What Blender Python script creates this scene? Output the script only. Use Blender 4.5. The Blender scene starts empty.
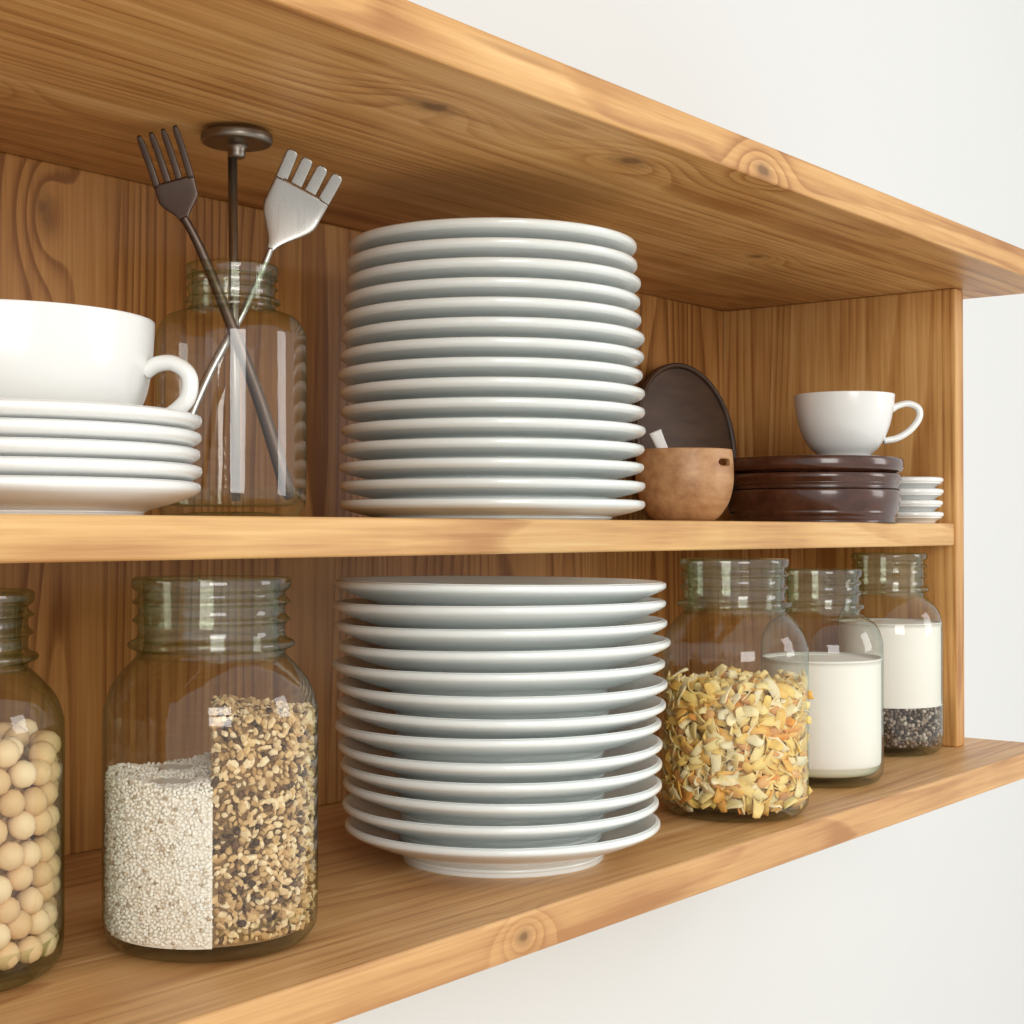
import bpy, bmesh, math, random
import numpy as np
from mathutils import Vector, Matrix
random.seed(4); rng=np.random.default_rng(7)
Z0=1.5
FW=Vector((.7884,.6152,0)); RT=Vector((.6152,-.7884,0))
sc=bpy.context.scene
sc.view_settings.view_transform='Standard'

# ---------------------------------------------------------------- helpers
def link(ob,parent=None):
    sc.collection.objects.link(ob)
    if parent is not None: ob.parent=parent
    return ob
def empty(name,loc):
    e=bpy.data.objects.new(name,None); e.location=loc; e.empty_display_size=.02
    return link(e)
def mesh_obj(name,verts,faces,mat,parent=None,loc=(0,0,0),smooth=True):
    me=bpy.data.meshes.new(name); me.from_pydata(verts,[],faces); me.update()
    if smooth:
        me.polygons.foreach_set('use_smooth',[True]*len(me.polygons))
    if mat: me.materials.append(mat)
    ob=bpy.data.objects.new(name,me); ob.location=loc
    return link(ob,parent)
def lathe(name,prof,mat,parent=None,loc=(0,0,0),n=96):
    vs=[];fs=[]
    rings=[]
    for (r,z) in prof:
        if r<1e-6:
            rings.append([len(vs)]); vs.append((0,0,z))
        else:
            idx=[]
            for i in range(n):
                a=2*math.pi*i/n
                idx.append(len(vs)); vs.append((r*math.cos(a),r*math.sin(a),z))
            rings.append(idx)
    for A,B in zip(rings[:-1],rings[1:]):
        if len(A)==1 and len(B)==1: continue
        for i in range(n):
            j=(i+1)%n
            if len(A)==1: fs.append((A[0],B[j],B[i]))
            elif len(B)==1: fs.append((A[i],A[j],B[0]))
            else: fs.append((A[i],A[j],B[j],B[i]))
    return mesh_obj(name,vs,fs,mat,parent,loc)
def smooth_prof(pts,sub=4):
    """Catmull-Rom through (r,z)"""
    P=[pts[0]]+list(pts)+[pts[-1]]; out=[]
    for i in range(1,len(P)-2):
        p0,p1,p2,p3=[np.array(q,float) for q in P[i-1:i+3]]
        for k in range(sub):
            t=k/sub
            q=.5*((2*p1)+(-p0+p2)*t+(2*p0-5*p1+4*p2-p3)*t*t+(-p0+3*p1-3*p2+p3)*t**3)
            out.append((max(q[0],0),q[1]))
    out.append(tuple(pts[-1])); return out
def loft(path,widths,thicks,wdir,n=12,pw=2.0):
    """tube of elliptic sections along path, width axis wdir"""
    vs=[];fs=[];N=len(path)
    for i,p in enumerate(path):
        p=Vector(p)
        t=(Vector(path[min(i+1,N-1)])-Vector(path[max(i-1,0)])).normalized()
        w=Vector(wdir); w=(w-t*w.dot(t)).normalized(); b=t.cross(w)
        for k in range(n):
            a=2*math.pi*k/n; c,s=math.cos(a),math.sin(a)
            c=math.copysign(abs(c)**(2/pw),c); s=math.copysign(abs(s)**(2/pw),s)
            vs.append(tuple(p+w*(c*widths[i]/2)+b*(s*thicks[i]/2)))
    for i in range(N-1):
        for k in range(n):
            j=(k+1)%n
            fs.append((i*n+k,i*n+j,(i+1)*n+j,(i+1)*n+k))
    fs.append(tuple(range(n))[::-1]); fs.append(tuple((N-1)*n+k for k in range(n)))
    return vs,fs
def merge(parts):
    V=[];F=[]
    for v,f in parts:
        o=len(V); V+=list(v); F+=[tuple(i+o for i in q) for q in f]
    return V,F
def crom(pts,sub=6):
    P=[Vector(p) for p in pts]; P=[P[0]]+P+[P[-1]]; out=[]
    for i in range(1,len(P)-2):
        p0,p1,p2,p3=P[i-1:i+3]
        for k in range(sub):
            t=k/sub
            out.append(.5*((2*p1)+(-p0+p2)*t+(2*p0-5*p1+4*p2-p3)*t*t+(-p0+3*p1-3*p2+p3)*t**3))
    out.append(P[-1]); return out
def box(name,lo,hi,mat,parent=None,loc=(0,0,Z0),bev=.002):
    x0,y0,z0=lo;x1,y1,z1=hi
    v=[(x0,y0,z0),(x1,y0,z0),(x1,y1,z0),(x0,y1,z0),(x0,y0,z1),(x1,y0,z1),(x1,y1,z1),(x0,y1,z1)]
    f=[(0,3,2,1),(4,5,6,7),(0,1,5,4),(1,2,6,5),(2,3,7,6),(3,0,4,7)]
    ob=mesh_obj(name,v,f,mat,parent,loc,smooth=False)
    if bev:
        m=ob.modifiers.new('bev','BEVEL'); m.width=bev; m.segments=3
    return ob

# ---------------------------------------------------------------- materials
class NT:
    def __init__(s,name):
        s.m=bpy.data.materials.new(name); s.m.use_nodes=True
        s.t=s.m.node_tree; s.n=s.t.nodes; s.b=s.n.get('Principled BSDF'); s.o=s.n.get('Material Output')
    def new(s,ty,**kw):
        x=s.n.new(ty)
        for k,v in kw.items(): setattr(x,k,v)
        return x
    def lk(s,a,b): s.t.links.new(a,b)
    def math(s,op,a,b=None,c=None,clamp=False):
        x=s.new('ShaderNodeMath',operation=op); x.use_clamp=clamp
        for i,v in enumerate((a,b,c)):
            if v is None: continue
            if isinstance(v,(int,float)): x.inputs[i].default_value=v
            else: s.lk(v,x.inputs[i])
        return x.outputs[0]
    def vmath(s,op,a,b=None):
        x=s.new('ShaderNodeVectorMath',operation=op)
        for i,v in enumerate((a,b)):
            if v is None: continue
            if isinstance(v,(tuple,list)): x.inputs[i].default_value=v
            else: s.lk(v,x.inputs[i])
        return x.outputs['Value'] if op=='LENGTH' else x.outputs[0]
    def mix(s,f,a,b,blend='MIX'):
        x=s.new('ShaderNodeMix',data_type='RGBA',blend_type=blend)
        if isinstance(f,(int,float)): x.inputs[0].default_value=f
        else: s.lk(f,x.inputs[0])
        for i,v in ((6,a),(7,b)):
            if isinstance(v,(tuple,list)): x.inputs[i].default_value=(*v[:3],1)
            else: s.lk(v,x.inputs[i])
        return x.outputs[2]
    def ramp(s,f,stops):
        x=s.new('ShaderNodeValToRGB'); e=x.color_ramp.elements
        while len(e)<len(stops): e.new(.5)
        for el,(p,c) in zip(e,stops): el.position=p; el.color=(*c,1)
        s.lk(f,x.inputs[0]); return x.outputs[0]
    def mrange(s,v,a,b,c=0,d=1):
        m=s.new('ShaderNodeMapRange')
        for i,q in enumerate((a,b,c,d)): m.inputs[i+1].default_value=q
        s.lk(v,m.inputs[0]); return m.outputs[0]
    def noise(s,vec,scale,detail=3,rough=.5,dist=0):
        x=s.new('ShaderNodeTexNoise'); x.inputs['Scale'].default_value=scale
        x.inputs['Detail'].default_value=detail; x.inputs['Roughness'].default_value=rough
        x.inputs['Distortion'].default_value=dist
        if vec is not None: s.lk(vec,x.inputs['Vector'])
        return x.outputs['Fac']
    def bump(s,h,strength,dist=.001):
        x=s.new('ShaderNodeBump'); x.inputs['Strength'].default_value=strength; x.inputs['Distance'].default_value=dist
        s.lk(h,x.inputs['Height']); s.lk(x.outputs[0],s.b.inputs['Normal'])

def wood(name,axis,dark,mid,light,knots=(),ring=26,off=(0,0,0),rough=.42,rw=.32):
    """pine; axis = grain axis index. knots: (center, radius_long, radius_across)"""
    w=NT(name)
    tc=w.new('ShaderNodeTexCoord').outputs['Object']
    p=w.vmath('ADD',tc,off)
    kd=None
    for (c,rl,ra) in knots:
        d=w.vmath('SUBTRACT',tc,c)
        sv=[1/ra]*3; sv[axis]=1/rl
        d=w.vmath('MULTIPLY',d,tuple(sv)); L=w.vmath('LENGTH',d)
        kd=L if kd is None else w.math('MINIMUM',kd,L)
    sv=[1.0]*3; sv[axis]=.07
    q=w.vmath('MULTIPLY',p,tuple(sv))
    n1=w.noise(q,5,2,.5)
    sep=w.new('ShaderNodeSeparateXYZ'); w.lk(q,sep.inputs[0])
    ax=[i for i in range(3) if i!=axis]
    s1=w.math('ADD',sep.outputs[ax[0]],w.math('MULTIPLY',sep.outputs[ax[1]],.8))
    ph=w.math('ADD',w.math('MULTIPLY',s1,ring*1.6),w.math('MULTIPLY',n1,ring*1.2))
    if kd is not None:
        wrp=w.math('POWER',2.718,w.math('MULTIPLY',w.math('MULTIPLY',kd,kd),-.22))
        ph=w.math('ADD',ph,w.math('MULTIPLY',wrp,3.2))
    fr=w.math('FRACT',ph)
    rg=w.math('MULTIPLY',w.math('POWER',fr,3.0),w.math('SUBTRACT',1,w.math('POWER',fr,14)))
    sf=[1.0]*3; sf[axis]=.03
    fine=w.noise(w.vmath('MULTIPLY',p,tuple(sf)),260,3,.6)
    med=w.noise(w.vmath('MULTIPLY',p,tuple(sf)),55,3,.6)
    big=w.noise(q,9,2,.5)
    blot=w.noise(p,7,3,.5)
    rmod=w.math('MULTIPLY',rg,w.mrange(blot,.35,.65,rw*.4,rw*1.3))
    v=w.math('ADD',rmod,w.math('ADD',w.math('MULTIPLY',fine,.46),w.math('ADD',w.math('MULTIPLY',med,.54),w.math('MULTIPLY',w.math('ADD',big,blot),.22))))
    col=w.ramp(v,[(.52,light),(.74,mid),(1.0,dark)])
    st=w.noise(w.vmath('MULTIPLY',p,tuple([.05 if i==axis else 1 for i in range(3)])),70,1,.4)
    col=w.mix(w.mrange(st,.72,.79,0,.55),col,tuple(a*.8 for a in dark))
    if kd is not None:
        kn=w.noise(tc,70,3)
        kk=w.math('ADD',kd,w.math('MULTIPLY',w.math('SUBTRACT',kn,.5),.8))
        rr=w.math('SINE',w.math('MULTIPLY',kk,11))
        kc=w.mix(w.math('MULTIPLY_ADD',rr,.18,.35),tuple(a*.72 for a in mid),tuple(a*.42 for a in dark))
        col=w.mix(w.mrange(kk,1.15,.45,0,.62),col,kc)
        col=w.mix(w.mrange(kk,.60,.30,0,.62),col,tuple(a*.33 for a in dark))
    w.lk(col,w.b.inputs['Base Color'])
    w.b.inputs['Roughness'].default_value=rough
    w.b.inputs['Specular IOR Level'].default_value=.35
    w.bump(v,.3,.0006)
    return w.m

PD,PM,PL=(.38,.162,.042),(.61,.325,.108),(.78,.49,.205)
kn_top=[((.718,.622,.261),.028,.014),((.911,.604,.261),.028,.014),((.50,.80,.261),.02,.012),((1.30,.72,.261),.018,.012),((1.02,.559,.268),.018,.008)]
m_top=wood('pine_top',0,PD,PM,PL,kn_top,off=(.3,.1,.2),ring=22)
m_mid=wood('pine_mid',0,(.44,.21,.072),(.66,.39,.15),(.80,.55,.26),(),off=(1.3,.4,.2))
m_bot=wood('pine_bottom',0,(.42,.195,.07),(.64,.365,.148),(.79,.53,.26),[((.746,.573,-.2455),.010,.007)],off=(2.1,.6,.9),rw=.26)
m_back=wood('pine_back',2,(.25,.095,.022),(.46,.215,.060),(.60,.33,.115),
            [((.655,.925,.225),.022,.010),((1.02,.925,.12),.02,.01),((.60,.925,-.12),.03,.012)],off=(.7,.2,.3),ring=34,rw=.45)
m_side=wood('pine_side',2,PD,PM,PL,(),off=(.2,1.2,.5))

def simple(name,col,rough=.4,metal=0,spec=.5,coat=0):
    w=NT(name); w.b.inputs['Base Color'].default_value=(*col,1); w.b.inputs['Roughness'].default_value=rough
    w.b.inputs['Metallic'].default_value=metal; w.b.inputs['Specular IOR Level'].default_value=spec
    w.b.inputs['Coat Weight'].default_value=coat; w.b.inputs['Coat Roughness'].default_value=.08
    return w
def porcelain(name,col):
    w=simple(name,col,.22,spec=.5,coat=.4)
    tc=w.new('ShaderNodeTexCoord').outputs['Object']
    n=w.noise(tc,30,3); w.lk(w.mix(n,tuple(a*.97 for a in col),col),w.b.inputs['Base Color'])
    return w.m
m_plate=porcelain('porcelain_plate',(.80,.84,.82))
m_cup=porcelain('porcelain_white',(.84,.85,.825))

w=simple('wall_paint',(.8,.8,.8),.9,spec=.2); tc=w.new('ShaderNodeTexCoord').outputs['Object']
n=w.noise(tc,2.5,3); w.lk(w.mix(n,(.73,.745,.74),(.755,.762,.748)),w.b.inputs['Base Color']); w.bump(w.noise(tc,180,3),.08,.001); m_wall=w.m
w=simple('floor_paint',(.6,.58,.55),.6); tc=w.new('ShaderNodeTexCoord').outputs['Object']
w.lk(w.mix(w.noise(tc,4,3),(.80,.77,.72),(.84,.82,.78)),w.b.inputs['Base Color']); m_floor=w.m

def glass(name,tint,clear=(.985,.99,.985),pw=4.0):
    w=NT(name); w.n.remove(w.b)
    lw=w.new('ShaderNodeLayerWeight'); lw.inputs[0].default_value=.5
    f=lw.outputs['Facing']
    col=w.mix(w.math('POWER',f,pw),clear,tint)
    tc=w.new('ShaderNodeTexCoord').outputs['Object']
    tr=w.new('ShaderNodeBsdfTransparent'); w.lk(col,tr.inputs[0])
    gl=w.new('ShaderNodeBsdfGlossy'); gl.inputs['Roughness'].default_value=.03
    bp=w.new('ShaderNodeBump'); bp.inputs['Strength'].default_value=.15; bp.inputs['Distance'].default_value=.003
    w.lk(w.noise(tc,22,2),bp.inputs['Height']); w.lk(bp.outputs[0],gl.inputs['Normal'])
    fr=w.math('ADD',w.math('MULTIPLY',w.math('POWER',f,3.5),.70),.068)
    mx=w.new('ShaderNodeMixShader'); w.lk(fr,mx.inputs[0]); w.lk(tr.outputs[0],mx.inputs[1]); w.lk(gl.outputs[0],mx.inputs[2])
    w.lk(mx.outputs[0],w.o.inputs[0]); return w.m
m_glass=glass('clear_glass',(.52,.68,.45),(.985,.993,.978),3.3)
m_glass_g=glass('green_glass',(.38,.58,.30),(.955,.98,.925),3.0)
m_neck=glass('thick_glass',(.40,.56,.29),(.955,.978,.925),2.2)

def island(name,stops,rough=.6,nscale=300,spec=.3,bump=.3):
    w=simple(name,(1,1,1),rough,spec=spec)
    g=w.new('ShaderNodeNewGeometry').outputs['Random Per Island']
    tc=w.new('ShaderNodeTexCoord').outputs['Object']
    nz=w.noise(tc,nscale,2)
    f=w.math('ADD',g,w.math('MULTIPLY',w.math('SUBTRACT',nz,.5),.35),clamp=True)
    w.lk(w.ramp(f,stops),w.b.inputs['Base Color'])
    if bump: w.bump(nz,bump,.0005)
    return w.m
m_bean=island('chickpea_skin',[(0,(.70,.45,.24)),(.5,(.82,.57,.34)),(1,(.88,.67,.44))],.5,120)
m_rice=island('rice_grain',[(0,(.42,.31,.20)),(.06,(.76,.66,.52)),(.2,(.93,.86,.75)),(1,(.98,.94,.87))],.6,500)
m_gran=island('granola_bits',[(0,(.06,.035,.018)),(.13,(.17,.09,.04)),(.23,(.48,.29,.12)),(.6,(.73,.50,.24)),(1,(.88,.72,.46))],.7,400)
m_pasta=island('dried_pasta',[(0,(.78,.31,.06)),(.10,(.88,.50,.12)),(.35,(.92,.65,.20)),(.7,(.95,.76,.35)),(1,(.96,.85,.58))],.5,150)
m_nut=island('almond_pieces',[(0,(.55,.24,.08)),(1,(.82,.46,.18))],.5,150)
m_seed=island('dark_seeds',[(0,(.05,.035,.025)),(.4,(.18,.13,.095)),(.75,(.38,.30,.235)),(1,(.6,.53,.45))],.6,400)
def powder(name,col,d=.93):
    w=simple(name,col,.85,spec=.15); tc=w.new('ShaderNodeTexCoord').outputs['Object']
    n=w.noise(tc,90,4); w.lk(w.mix(n,tuple(a*d for a in col),col),w.b.inputs['Base Color']); w.bump(n,.15,.001); return w.m
m_milk=powder('white_flour',(.93,.90,.84),.98)
m_ricecore=powder('rice_core',(.88,.82,.72)); m_grancore=powder('granola_core',(.36,.22,.10),.6)
m_beancore=powder('bean_core',(.50,.31,.16),.8); m_pastacore=powder('pasta_core',(.52,.30,.08),.8); m_seedcore=powder('seed_core',(.10,.07,.05),.7)

def brushed(name,col,rough):
    w=simple(name,col,rough,metal=1); tc=w.new('ShaderNodeTexCoord').outputs['Object']
    n=w.noise(w.vmath('MULTIPLY',tc,(1,1,.05)),400,2)
    w.lk(w.math('MULTIPLY_ADD',n,.2,rough-.1),w.b.inputs['Roughness']); return w.m
m_darkm=brushed('dark_bronze',(.115,.085,.070),.42); m_steel=brushed('brushed_steel',(.44,.425,.395),.28)
m_rodm=brushed('antique_steel',(.25,.22,.185),.36)
def darkwood(name,a,b,rough=.35,coat=.2):
    w=simple(name,a,rough,coat=coat); tc=w.new('ShaderNodeTexCoord').outputs['Object']
    n=w.noise(w.vmath('MULTIPLY',tc,(6,30,30)),3,4,.6); w.lk(w.ramp(n,[(.3,a),(.7,b)]),w.b.inputs['Base Color']); w.bump(n,.1,.001); return w.m
m_tray=darkwood('walnut_dark',(.036,.019,.012),(.075,.042,.026),.4)
m_pan=darkwood('glazed_brown',(.042,.013,.007),(.085,.028,.014),.22,.5)
m_bowl=darkwood('acacia',(.38,.18,.07),(.62,.36,.17),.5,.05)

# ---------------------------------------------------------------- room
box('wall_back',(-3,.945,-1.5),(5,1.05,1.5),m_wall,bev=0)
box('floor',(-3,-3.5,-1.55),(5,1.05,-1.5),m_floor,bev=0)

# ---------------------------------------------------------------- shelf unit
YPF=.647; YB=.929
sh=empty('wall_shelf',(0,0,Z0))
def sb(n,lo,hi,m): box(n,lo,hi,m,sh,(0,0,0))
sb('top_board',(-.07,.559,.261),(1.687,.944,.2885),m_top)
sb('middle_board',(-.048,YPF,-.0155),(1.5995,YB-.0005,.0083),m_mid)
sb('bottom_board',(-.07,.573,-.258),(1.687,.944,-.2315),m_bot)
sb('side_panel_right',(1.6,YPF-.002,-.2314),(1.622,.944,.2609),m_side)
sb('side_panel_left',(-.07,YPF-.002,-.2314),(-.048,.944,.2609),m_side)
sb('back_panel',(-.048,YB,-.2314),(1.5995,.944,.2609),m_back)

# ---------------------------------------------------------------- plates
def plate_prof(R,h,t=.0042,foot=.60,fh=.005):
    fr=R*foot; m=fr+(R-fr)*.5; m2=fr+(R-fr)*.82
    p=[(0,fh*.7),(fr-.004,fh*.7),(fr-.003,0.0),(fr,0.0),(fr+.002,fh*.75),(m,fh+(h-fh-t)*.35),(m2,fh+(h-fh-t)*.78),(R-.0022,h-t*1.02),
       (R-.0003,h-t*.72),(R,h-t*.40),(R-.0006,h-t*.12),(R-.003,h),(R*.96,h-.0006),(m,fh+t*.6+(h-fh-t)*.35),(fr,fh+t*.55),(fr*.8,fh+t*.2),(0,fh+t*.2)]
    return smooth_prof(p,4)
def plate_stack(name,cx,cy,z,R,h,n,gap,rf,jit,mat=m_plate,tilt=0,t=.0042,foot=.6,fh=.005):
    e=empty(name,(cx,cy,Z0+z))
    for i in range(n):
        r=R*rf(i/(n-1))
        o=lathe('plate_%d'%(i+1),plate_prof(r,h,t,foot,fh),mat,e,(random.uniform(-jit,jit),random.uniform(-jit,jit),i*gap))
        if tilt and i>0: o.rotation_euler=(random.uniform(-tilt,tilt),random.uniform(-tilt,tilt),0)
    return e
plate_stack('plate_stack',.9385,.752,.0083,.118,.0150,15,.0142,lambda f:1-.055*max(0,(f-.55)/.45)**1.3,.0012,t=.0062,foot=.77,fh=.003)
plate_stack('plate_stack',.8685,.688,-.2315,.1185,.027,13,.0141,lambda f:.945+.055*min(1,f*1.5),.0024,tilt=.010,foot=.64,fh=.009,t=.0054)
plate_stack('saucer_stack',.5060,.7525,.0083,.1070,.019,5,.0095,lambda f:1,.001,mat=m_cup,t=.0062,foot=.70,fh=.004)
plate_stack('saucer_stack',1.5645,.682,.0083,.0345,.012,4,.0122,lambda f:1,.0004,mat=m_cup,t=.0058,foot=.72,fh=.003)

# ---------------------------------------------------------------- cups
def cup(name,loc,prof,hpts,hw,ht):
    e=empty(name,loc)
    lathe('cup_body',smooth_prof(prof,4),m_cup,e)
    path=crom([RT*a+Vector((0,0,b)) for a,b in hpts],6)
    v,f=loft(path,[hw]*len(path),[ht]*len(path),FW,14)
    mesh_obj('handle',v,f,m_cup,e)
cr=.0808; ch=.0645
prof=[(0,.003),(.046,.003),(.047,0),(.052,0),(.054,.003),(.066,.009),(.0750,.021),(.0792,.040),(cr,ch-.001),(cr-.0006,ch),(cr-.0025,ch),(cr-.0035,ch-.002),(.0755,.040),(.0715,.024),(.062,.013),(.045,.008),(0,.008)]
cup('coffee_cup',(.5060,.7525,Z0+.0083+4*.0095+.0060),prof,[(.077,.036),(.084,.0405),(.0935,.041),(.1020,.034),(.1010,.0215),(.091,.012),(.080,.009),(.070,.013)],.0125,.0090)
cr=.0505; ch=.063
prof=[(0,.003),(.021,.003),(.022,0),(.0255,0),(.027,.003),(.036,.012),(.044,.028),(.0485,.046),(cr,ch-.001),(cr-.0006,ch),(cr-.002,ch),(cr-.003,ch-.002),(.0455,.046),(.041,.029),(.033,.015),(.022,.009),(0,.008)]
cup('coffee_cup',(1.4472,.7013,Z0+.0745),prof,[(.047,.048),(.055,.053),(.066,.055),(.0755,.050),(.076,.040),(.067,.028),(.054,.020),(.040,.017)],.009,.0068)

# ---------------------------------------------------------------- dark brown dishes
e=empty('brown_dish_stack',(1.4322,.7288,Z0+.0083))
def dish(nm,R,h,z,rb):
    lathe(nm,smooth_prof([(0,0),(rb-.004,0),(rb,.001),(R-.004,h*.25),(R-.001,h*.6),(R,h-.004),(R-.0005,h-.001),(R-.002,h),(R-.004,h-.001),(R-.006,h*.6),(rb-.004,.004),(0,.004)],4),m_pan,e,(0,0,z))
dish('deep_dish',.0875,.033,0,.082)
dish('shallow_dish',.0885,.0155,.0335,.084)
lathe('lid',smooth_prof([(0,0),(.075,0),(.085,.001),(.0895,.004),(.0905,.009),(.0895,.014),(.085,.0155),(.07,.0160),(0,.0160)],4),m_pan,e,(0,0,.0498))

# ---------------------------------------------------------------- round tray leaning on back
t=lathe('wooden_tray',smooth_prof([(0,0),(.080,0),(.0855,.001),(.0875,.004),(.0875,.007),(.0860,.0080),(.083,.0072),(.0815,.005),(.078,.0045),(0,.0045)],4),m_tray,None,(1.449,.893,Z0+.0083+.0880))
t.rotation_euler=(math.radians(90-7),0,math.radians(-6))

# ---------------------------------------------------------------- acacia bowl with spoon
eb=empty('wooden_bowl',(1.243,.765,Z0+.0083))
bp=smooth_prof([(0,.001),(.018,.001),(.022,0),(.031,.004),(.041,.018),(.0455,.036),(.0455,.053),(.0445,.066),(.043,.0675),(.041,.066),(.0415,.052),(.041,.036),(.036,.020),(.022,.010),(0,.009)],4)
bo=lathe('bowl_body',bp,m_bowl,eb)
cdir=(RT*.75-FW*.66).normalized()
cut_v,cut_f=loft([cdir*.03+Vector((0,0,.055)),cdir*.06+Vector((0,0,.055))],[.019,.019],[.0065,.0065],Vector((-cdir.y,cdir.x,0)),16,3)
cut=mesh_obj('slot_cutter',cut_v,cut_f,None,eb,smooth=False)
md=bo.modifiers.new('slot','BOOLEAN'); md.operation='DIFFERENCE'; md.object=cut; md.solver='EXACT'
bpy.context.view_layer.update()
dg=bpy.context.evaluated_depsgraph_get(); nm=bpy.data.meshes.new_from_object(bo.evaluated_get(dg))
bo.modifiers.clear(); bo.data=nm; bpy.data.objects.remove(cut)
path=crom([RT*.012+FW*.0+Vector((0,0,.013)),-RT*.008+FW*.01+Vector((0,0,.045)),-RT*.0205+FW*.015+Vector((0,0,.073)),-RT*.026+FW*.017+Vector((0,0,.086))],6)
nP=len(path); v,f=loft(path,[.007+.006*(i/nP) for i in range(nP)],[.003]*nP,RT,12,3)
mesh_obj('spoon',v,f,m_cup,eb)

# ---------------------------------------------------------------- jars
def jar(name,loc,R,H,rn,hs,mat):
    """R body radius, H height, rn neck radius, hs height where the shoulder starts"""
    e=empty(name,loc)
    zs=H-hs
    p=[(0,.004),(R*.55,.0035),(R*.74,.0005),(R*.86,.0008),(R*.96,.006),(R,.017),(R,hs*.5),(R,hs-.010),(R*.985,hs),(R*.93,hs+zs*.14),(R*.84,hs+zs*.25),
       (rn*1.06,hs+zs*.34),(rn*.985,hs+zs*.38)]
    lathe('glass_body',smooth_prof(p,4),mat,e,n=96)
    p=[(rn*.985,hs+zs*.38),(rn*1.0,hs+zs*.42),(rn*1.10,hs+zs*.45),(rn*1.10,hs+zs*.49),(rn*.99,hs+zs*.53),(rn*.985,hs+zs*.62),(rn*1.045,hs+zs*.655),(rn*1.045,hs+zs*.67),(rn*.985,hs+zs*.71),(rn*.985,hs+zs*.77),
       (rn*1.045,hs+zs*.80),(rn*1.045,hs+zs*.815),(rn*.985,hs+zs*.85),(rn*.985,H-.0085),(rn*1.045,H-.006),(rn*1.06,H-.0025),(rn*1.03,H),(rn*.95,H-.001),(rn*.915,H-.004),(rn*.90,hs+zs*.7),(rn*.90,hs+zs*.46),(rn*.985,hs+zs*.36)]
    lathe('glass_neck',smooth_prof(p,4),m_neck,e,n=96)
    lathe('glass_bottom',smooth_prof([(0,.0075),(R*.7,.0075),(R*.88,.010),(R*.955,.02)],3),m_neck,e,n=72)
    return e
def ico(sub):
    bm=bmesh.new(); bmesh.ops.create_icosphere(bm,subdivisions=sub,radius=1)
    v=np.array([x.co[:] for x in bm.verts]); f=[tuple(q.index for q in x.verts) for x in bm.faces]; bm.free(); return v,f
def rots(n):
    q=rng.normal(size=(n,4)); q/=np.linalg.norm(q,axis=1)[:,None]
    a,b,c,d=q.T
    return np.stack([np.stack([1-2*(c*c+d*d),2*(b*c-a*d),2*(b*d+a*c)],1),np.stack([2*(b*c+a*d),1-2*(b*b+d*d),2*(c*d-a*b)],1),np.stack([2*(b*d-a*c),2*(c*d+a*b),1-2*(b*b+c*c)],1)],1)
def scatter(name,pts,base,scale,mat,parent,smooth=True,rough=0,var=.2,radial=0):
    bv,bf=base; n=len(pts); Rm=rots(n); P=np.array(pts)
    if radial: # lay flat pieces roughly against the glass
        for i,(x,y,z) in enumerate(P):
            nn=np.array((x,y,.0))+rng.normal(size=3)*radial; nn/=np.linalg.norm(nn)
            t=rng.normal(size=3); t-=nn*t.dot(nn); t/=np.linalg.norm(t); Rm[i]=np.stack([t,np.cross(nn,t),nn],1)
    s=np.array(scale)[None,:]*rng.uniform(1-var,1+var,(n,1))
    V=bv[None]*s[:,None,:]
    if rough: V=V*(1+rng.uniform(-rough,rough,(n,len(bv),1)))
    V=np.einsum('nij,nkj->nki',Rm,V)+P[:,None,:]
    m=len(bv); F=[tuple(i+k*m for i in q) for k in range(n) for q in bf]
    return mesh_obj(name,V.reshape(-1,3).tolist(),F,mat,parent,smooth=smooth)
def rad_at(R,z):
    return R*(1-.13*max(0,(.017-z)/.017)**2)
def mindist_pts(gen,d,n,tries):
    cell={};out=[]
    for _ in range(tries):
        p=gen(); k=tuple((p//d).astype(int)); ok=True
        for a in (-1,0,1):
            for b in (-1,0,1):
                for c in (-1,0,1):
                    for q in cell.get((k[0]+a,k[1]+b,k[2]+c),()):
                        if ((p-q)**2).sum()<d*d: ok=False;break
                    if not ok:break
                if not ok:break
            if not ok:break
        if ok:
            cell.setdefault(k,[]).append(p); out.append(p)
            if len(out)>=n:break
    return out
HN=np.array((.755,-.656)) # normal of the dividing plane inside the split jar
def gen_shell(R,zlo,zhi,g,band,half=0,topfrac=.25,wave=.003,hn=HN,off=.0):
    def g_():
        while True:
            if rng.random()<topfrac:
                r=R*math.sqrt(rng.random()); a=rng.uniform(0,2*math.pi); z=zhi-rng.uniform(0,band)
                r=min(r,rad_at(R,z)-g)
            else:
                z=rng.uniform(zlo,zhi); r=rad_at(R,z)-g-rng.uniform(0,band) ; a=rng.uniform(0,2*math.pi)
            x,y=r*math.cos(a),r*math.sin(a)
            side=x*hn[0]+y*hn[1]-off
            if half and side*half<g*.6: continue
            z+=wave*math.sin(x*90+1)*math.cos(y*80) if z>zhi-.02 else 0
            return np.array((x,y,z))
    return g_
def core(name,R,zlo,zhi,mat,parent,half=0,off=0.0):
    if not half:
        return lathe(name,[(0,zlo),(R*.9,zlo),(R,zlo+.006),(R,zhi-.003),(R*.95,zhi),(0,zhi)],mat,parent,n=48)
    a0=math.atan2(HN[1],HN[0])
    if half<0: a0+=math.pi
    pts=[(R*math.cos(a0+t)+HN[0]*off,R*math.sin(a0+t)+HN[1]*off) for t in np.linspace(-math.pi/2,math.pi/2,33)]
    n=len(pts); v=[(x,y,zlo) for x,y in pts]+[(x,y,zhi) for x,y in pts]
    f=[(i,(i+1)%n,n+(i+1)%n,n+i) for i in range(n)]+[tuple(range(n))[::-1],tuple(range(n,2*n))]
    return mesh_obj(name,v,f,mat,parent,smooth=False)
I1=ico(1);I2=ico(2)
zb=Z0-.2315+.0003
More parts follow.
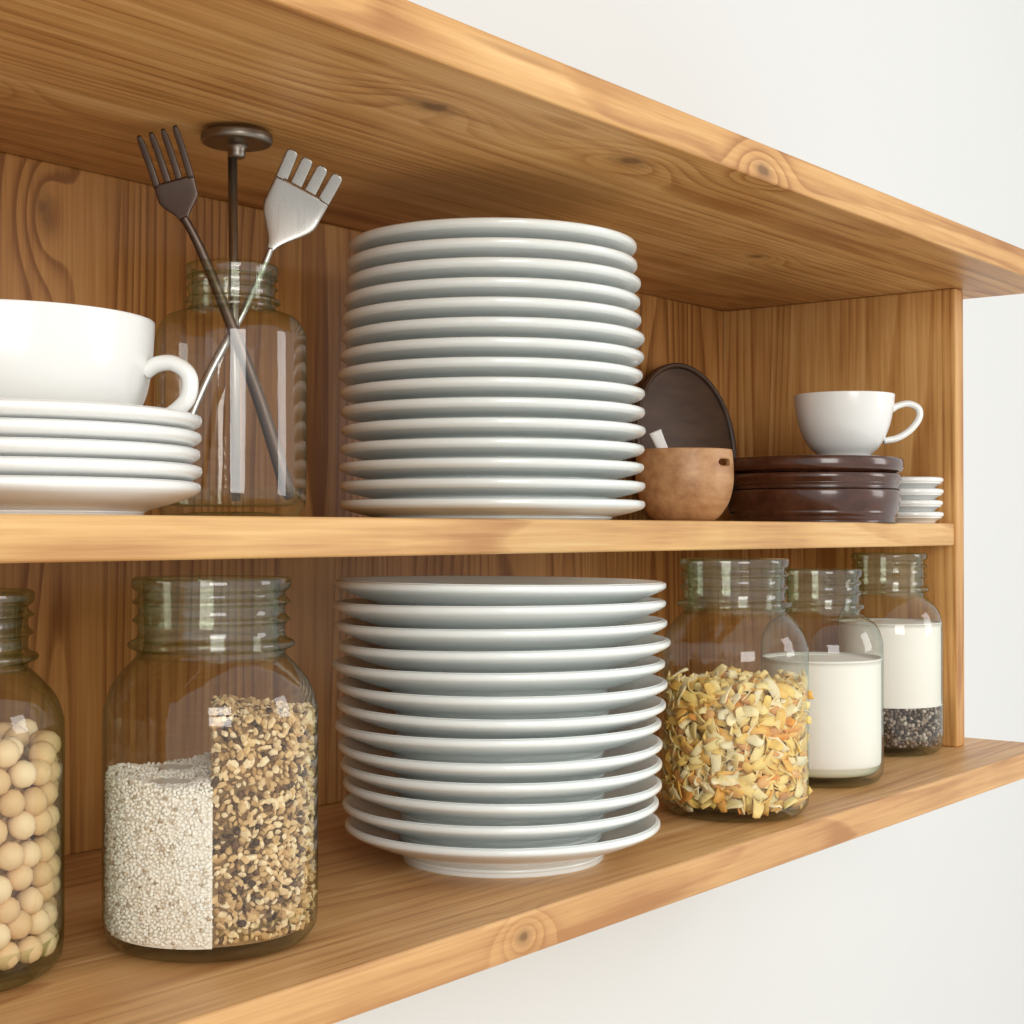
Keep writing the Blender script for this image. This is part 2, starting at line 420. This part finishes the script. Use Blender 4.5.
# chickpeas, packed in layers
R=.060
j=jar('chickpea_jar',(.456,.731,zb),R,.200,.042,.134,m_glass_g)
g=.0074; pts=[]; z=.0165; lay=0
while z<.128:
    rr=rad_at(R,z)-g-.001; ringi=0
    while rr>.5*g and (ringi<2 or z>.105):
        k=max(1,int(2*math.pi*rr/(2*g*1.0)))
        for i in range(k):
            a=2*math.pi*(i+.5*(lay%2)+ringi*.3)/k+rng.normal()*.02
            r2=rr-abs(rng.normal())*.0010
            zz=z+rng.normal()*.0017
            if z>.112 and rng.random()<.25: continue
            pts.append(np.array((r2*math.cos(a),r2*math.sin(a),zz)))
        rr-=2*g*.95; ringi+=1
    z+=2*g*.86; lay+=1
scatter('chickpeas',pts,I2,(g*1.02,g*.97,g*.98),m_bean,j,var=.05)
core('chickpea_fill',R-.018,.009,.112,m_beancore,j)
# rice and granola
R=.0600
j=jar('rice_and_granola_jar',(.5895,.6765,zb),R,.205,.0420,.134,m_glass)
OFF=.0005
g=.0012; pts=mindist_pts(gen_shell(R-.0012,.010,.094,g,.002,half=-1,topfrac=.25,wave=.004,off=OFF),.0017,14000,80000)
scatter('rice_grains',pts,I1,(g*1.4,g*.95,g*.9),m_rice,j)
core('rice_fill',R-.0036,.009,.0925,m_ricecore,j,-1,OFF)
g=.0021; pts=mindist_pts(gen_shell(R-.0012,.011,.129,g,.0025,half=1,topfrac=.2,wave=.002,off=OFF),.0030,9000,60000)
FP=np.array((.656,.755))
def gs():
    return np.array((*(HN*(.0018+OFF)+FP*rng.uniform(-.055,.055)),rng.uniform(.088,.129)))
pts+=mindist_pts(gs,.003,900,9000)
scatter('granola',pts,I1,(g*1.35,g*.95,g*.65),m_gran,j,smooth=False,rough=.25,var=.35)
core('granola_fill',R-.0065,.009,.127,m_grancore,j,1,OFF)
# pasta chips
R=.0605
j=jar('pasta_jar',(1.1225,.643,zb),R,.2085,.0425,.138,m_glass)
bv=[];nu,nv=6,3
for sgn in (1,-1):
    for i in range(nu):
        for k in range(nv):
            u=i/(nu-1)*2-1; v=k/(nv-1)*2-1
            wd=.42*(1-.30*u*u)
            bv.append((u,v*wd+.14*u*u,.32*(1-u*u)+.16*v*v+sgn*.07+.06*math.sin(3*u)*v))
idx=lambda s,i,k:s*nu*nv+i*nv+k
bf=[]
for i in range(nu-1):
    for k in range(nv-1):
        bf.append((idx(0,i,k),idx(0,i+1,k),idx(0,i+1,k+1),idx(0,i,k+1)))
        bf.append((idx(1,i,k),idx(1,i,k+1),idx(1,i+1,k+1),idx(1,i+1,k)))
for i in range(nu-1):
    bf.append((idx(0,i,0),idx(1,i,0),idx(1,i+1,0),idx(0,i+1,0))); bf.append((idx(0,i,nv-1),idx(0,i+1,nv-1),idx(1,i+1,nv-1),idx(1,i,nv-1)))
for k in range(nv-1):
    bf.append((idx(0,0,k),idx(0,0,k+1),idx(1,0,k+1),idx(1,0,k))); bf.append((idx(0,nu-1,k),idx(1,nu-1,k),idx(1,nu-1,k+1),idx(0,nu-1,k+1)))
gp=gen_shell(R-.001,.013,.103,.0055,.009,topfrac=.3,wave=.005)
def gp2():
    p=gp(); r=math.hypot(p[0],p[1])
    if p[2]>.088: p[2]+=.004*(1-(r/R)**2)
    return p
pts=mindist_pts(gp2,.0053,2600,60000)
scatter('pasta_chips',pts,(np.array(bv),bf),(.0084,.0082,.0078),m_pasta,j,radial=.034,var=.3)
pts=mindist_pts(gen_shell(R-.001,.015,.100,.0042,.001,topfrac=.15,wave=0),.017,60,4000)
scatter('almonds',pts,I2,(.0068,.0042,.0030),m_nut,j,radial=.012,var=.15,rough=.04)
core('pasta_fill',R-.017,.009,.096,m_pastacore,j)
# flour
R=.056
j=jar('flour_jar',(1.312,.659,zb),R,.196,.0350,.131,m_glass)
lathe('flour',smooth_prof([(0,.009),(R*.70,.009),(R*.86,.0105),(R*.935,.017),(R*.958,.028),(R*.958,.108),(R*.95,.1115),(R*.6,.1125),(0,.112)],3),m_milk,j)
# flour over seeds
R=.0545
j=jar('seed_jar',(1.534,.692,zb),R,.208,.0370,.137,m_glass)
lathe('flour',smooth_prof([(0,.050),(R*.9,.050),(R*.955,.051),(R*.957,.06),(R*.957,.130),(R*.94,.134),(R*.5,.135),(0,.134)],3),m_milk,j)
g=.0024; pts=mindist_pts(gen_shell(R-.001,.011,.049,g,.002,topfrac=.1,wave=.0),.0035,4000,40000)
scatter('seeds',pts,I1,(g*1.3,g*.9,g*.8),m_seed,j)
core('seed_fill',R-.006,.009,.048,m_seedcore,j)

# utensil jar
JX,JY=.690,.773
ju=jar('utensil_jar',(JX,JY,Z0+.0086),.0490,.166,.0287,.121,m_glass)
def L(a,b,z):
    return RT*a+FW*b+Vector((0,0,z))
def fork(name,pts,head_dir_pts,hw,hl,tl,mat,hand_w,ntines=4,tw=.0032,thick=.0022,wb=.45,flare=.05):
    parts=[]
    path=crom(pts,8); N=len(path)
    ws=[hand_w*(1.0-.42*min(1,i/(N*.8))) for i in range(N)]; ts=[hand_w*.5]*N
    ws[0]*=.6;ts[0]*=.6
    parts.append(loft(path,ws,ts,RT,14,2.4))
    d=(Vector(head_dir_pts)-Vector(pts[-1])).normalized(); side=(RT-d*RT.dot(d)).normalized(); nn=d.cross(side).normalized()
    o=Vector(pts[-1]); M=18
    hb=hl-tl
    def curve(s): return nn*(.004*math.sin(min(s/hl,1)*math.pi))
    P=[];W=[];T=[]
    for i in range(M+1):
        f=i/M; s=-.003+f*(hb+.003)
        P.append(o+d*s+curve(max(s,0)))
        x=min(1,f/wb); x=x*x*(3-2*x)
        W.append(hand_w*.58+(hw*(.93+.07*f)-hand_w*.58)*x); T.append(thick)
    parts.append(loft(P,W,T,side,24,5))
    for k in range(ntines):
        off=(k-(ntines-1)/2)*(hw-tw)/(ntines-1)
        P=[];W=[];T=[]
        for i in range(17):
            f=i/16; s=hb-.002+f*(tl+.002)
            P.append(o+d*s+side*(off*(1+flare*f))+curve(s)); W.append(tw*(1-.08*f if f<.82 else .934-((f-.82)/.18)**2*.45)); T.append(thick*(1-.3*f))
        parts.append(loft(P,W,T,side,16,5))
    v,f=merge(parts); return mesh_obj(name,v,f,mat,ju)
fork('dark_fork',[L(.0385,.000,.0125),L(.019,-.006,.078),L(-.003,-.012,.138),L(-.0180,-.018,.176),L(-.0270,-.023,.194)],L(-.0415,-.037,.2465),.0275,.056,.032,m_darkm,.0098,tw=.0046,thick=.0026,wb=.6)
fork('steel_fork',[L(-.036,-.006,.0115),L(-.034,-.004,.045),L(-.017,.004,.093),L(.005,.008,.135),L(.0180,.006,.162),L(.0250,.005,.179)],L(.0575,-.002,.238),.040,.064,.019,m_steel,.0078,tw=.0088,thick=.003,wb=.62,flare=.08)
v,f=loft([L(.002,.006,.0115),L(.0025,-.002,.09),L(.003,-.016,.2450)],[.0062]*3,[.0062]*3,RT,16)
rod=mesh_obj('masher_rod',v,f,m_rodm,ju)
lathe('masher_disc',smooth_prof([(0,-.012),(.0050,-.012),(.0060,-.006),(.009,-.004),(.020,-.0035),(.0228,-.002),(.0232,.001),(.0225,.003),(.018,.0045),(0,.005)],4),m_rodm,ju,tuple(L(.006,-.016,.2460)))

# ---------------------------------------------------------------- lights
wd=bpy.data.worlds.new('world'); sc.world=wd; wd.use_nodes=True
bg=wd.node_tree.nodes['Background']; bg.inputs[0].default_value=(1,.992,.975,1); bg.inputs[1].default_value=.83
def area(name,loc,tgt,sx,sy,en,col):
    l=bpy.data.lights.new(name,'AREA'); l.shape='RECTANGLE'; l.size=sx; l.size_y=sy; l.energy=en; l.color=col
    o=bpy.data.objects.new(name,l); o.location=loc; o.rotation_euler=(Vector(tgt)-Vector(loc)).to_track_quat('-Z','Y').to_euler(); link(o)
area('window_light',(-1.0,-1.9,2.0),(.9,.8,1.45),1.3,1.6,46,(1,.975,.925))
area('window_light.001',(2.7,-1.6,2.0),(1.0,.8,1.45),.9,1.5,19,(1,.985,.96))

cam=bpy.data.cameras.new('camera'); cam.sensor_width=36; cam.lens=1548.33/1024*36; cam.clip_start=.01
co=bpy.data.objects.new('camera',cam); co.location=(0,0,Z0); co.rotation_euler=(math.pi/2+.0123,0,-.9081); link(co)
sc.camera=co
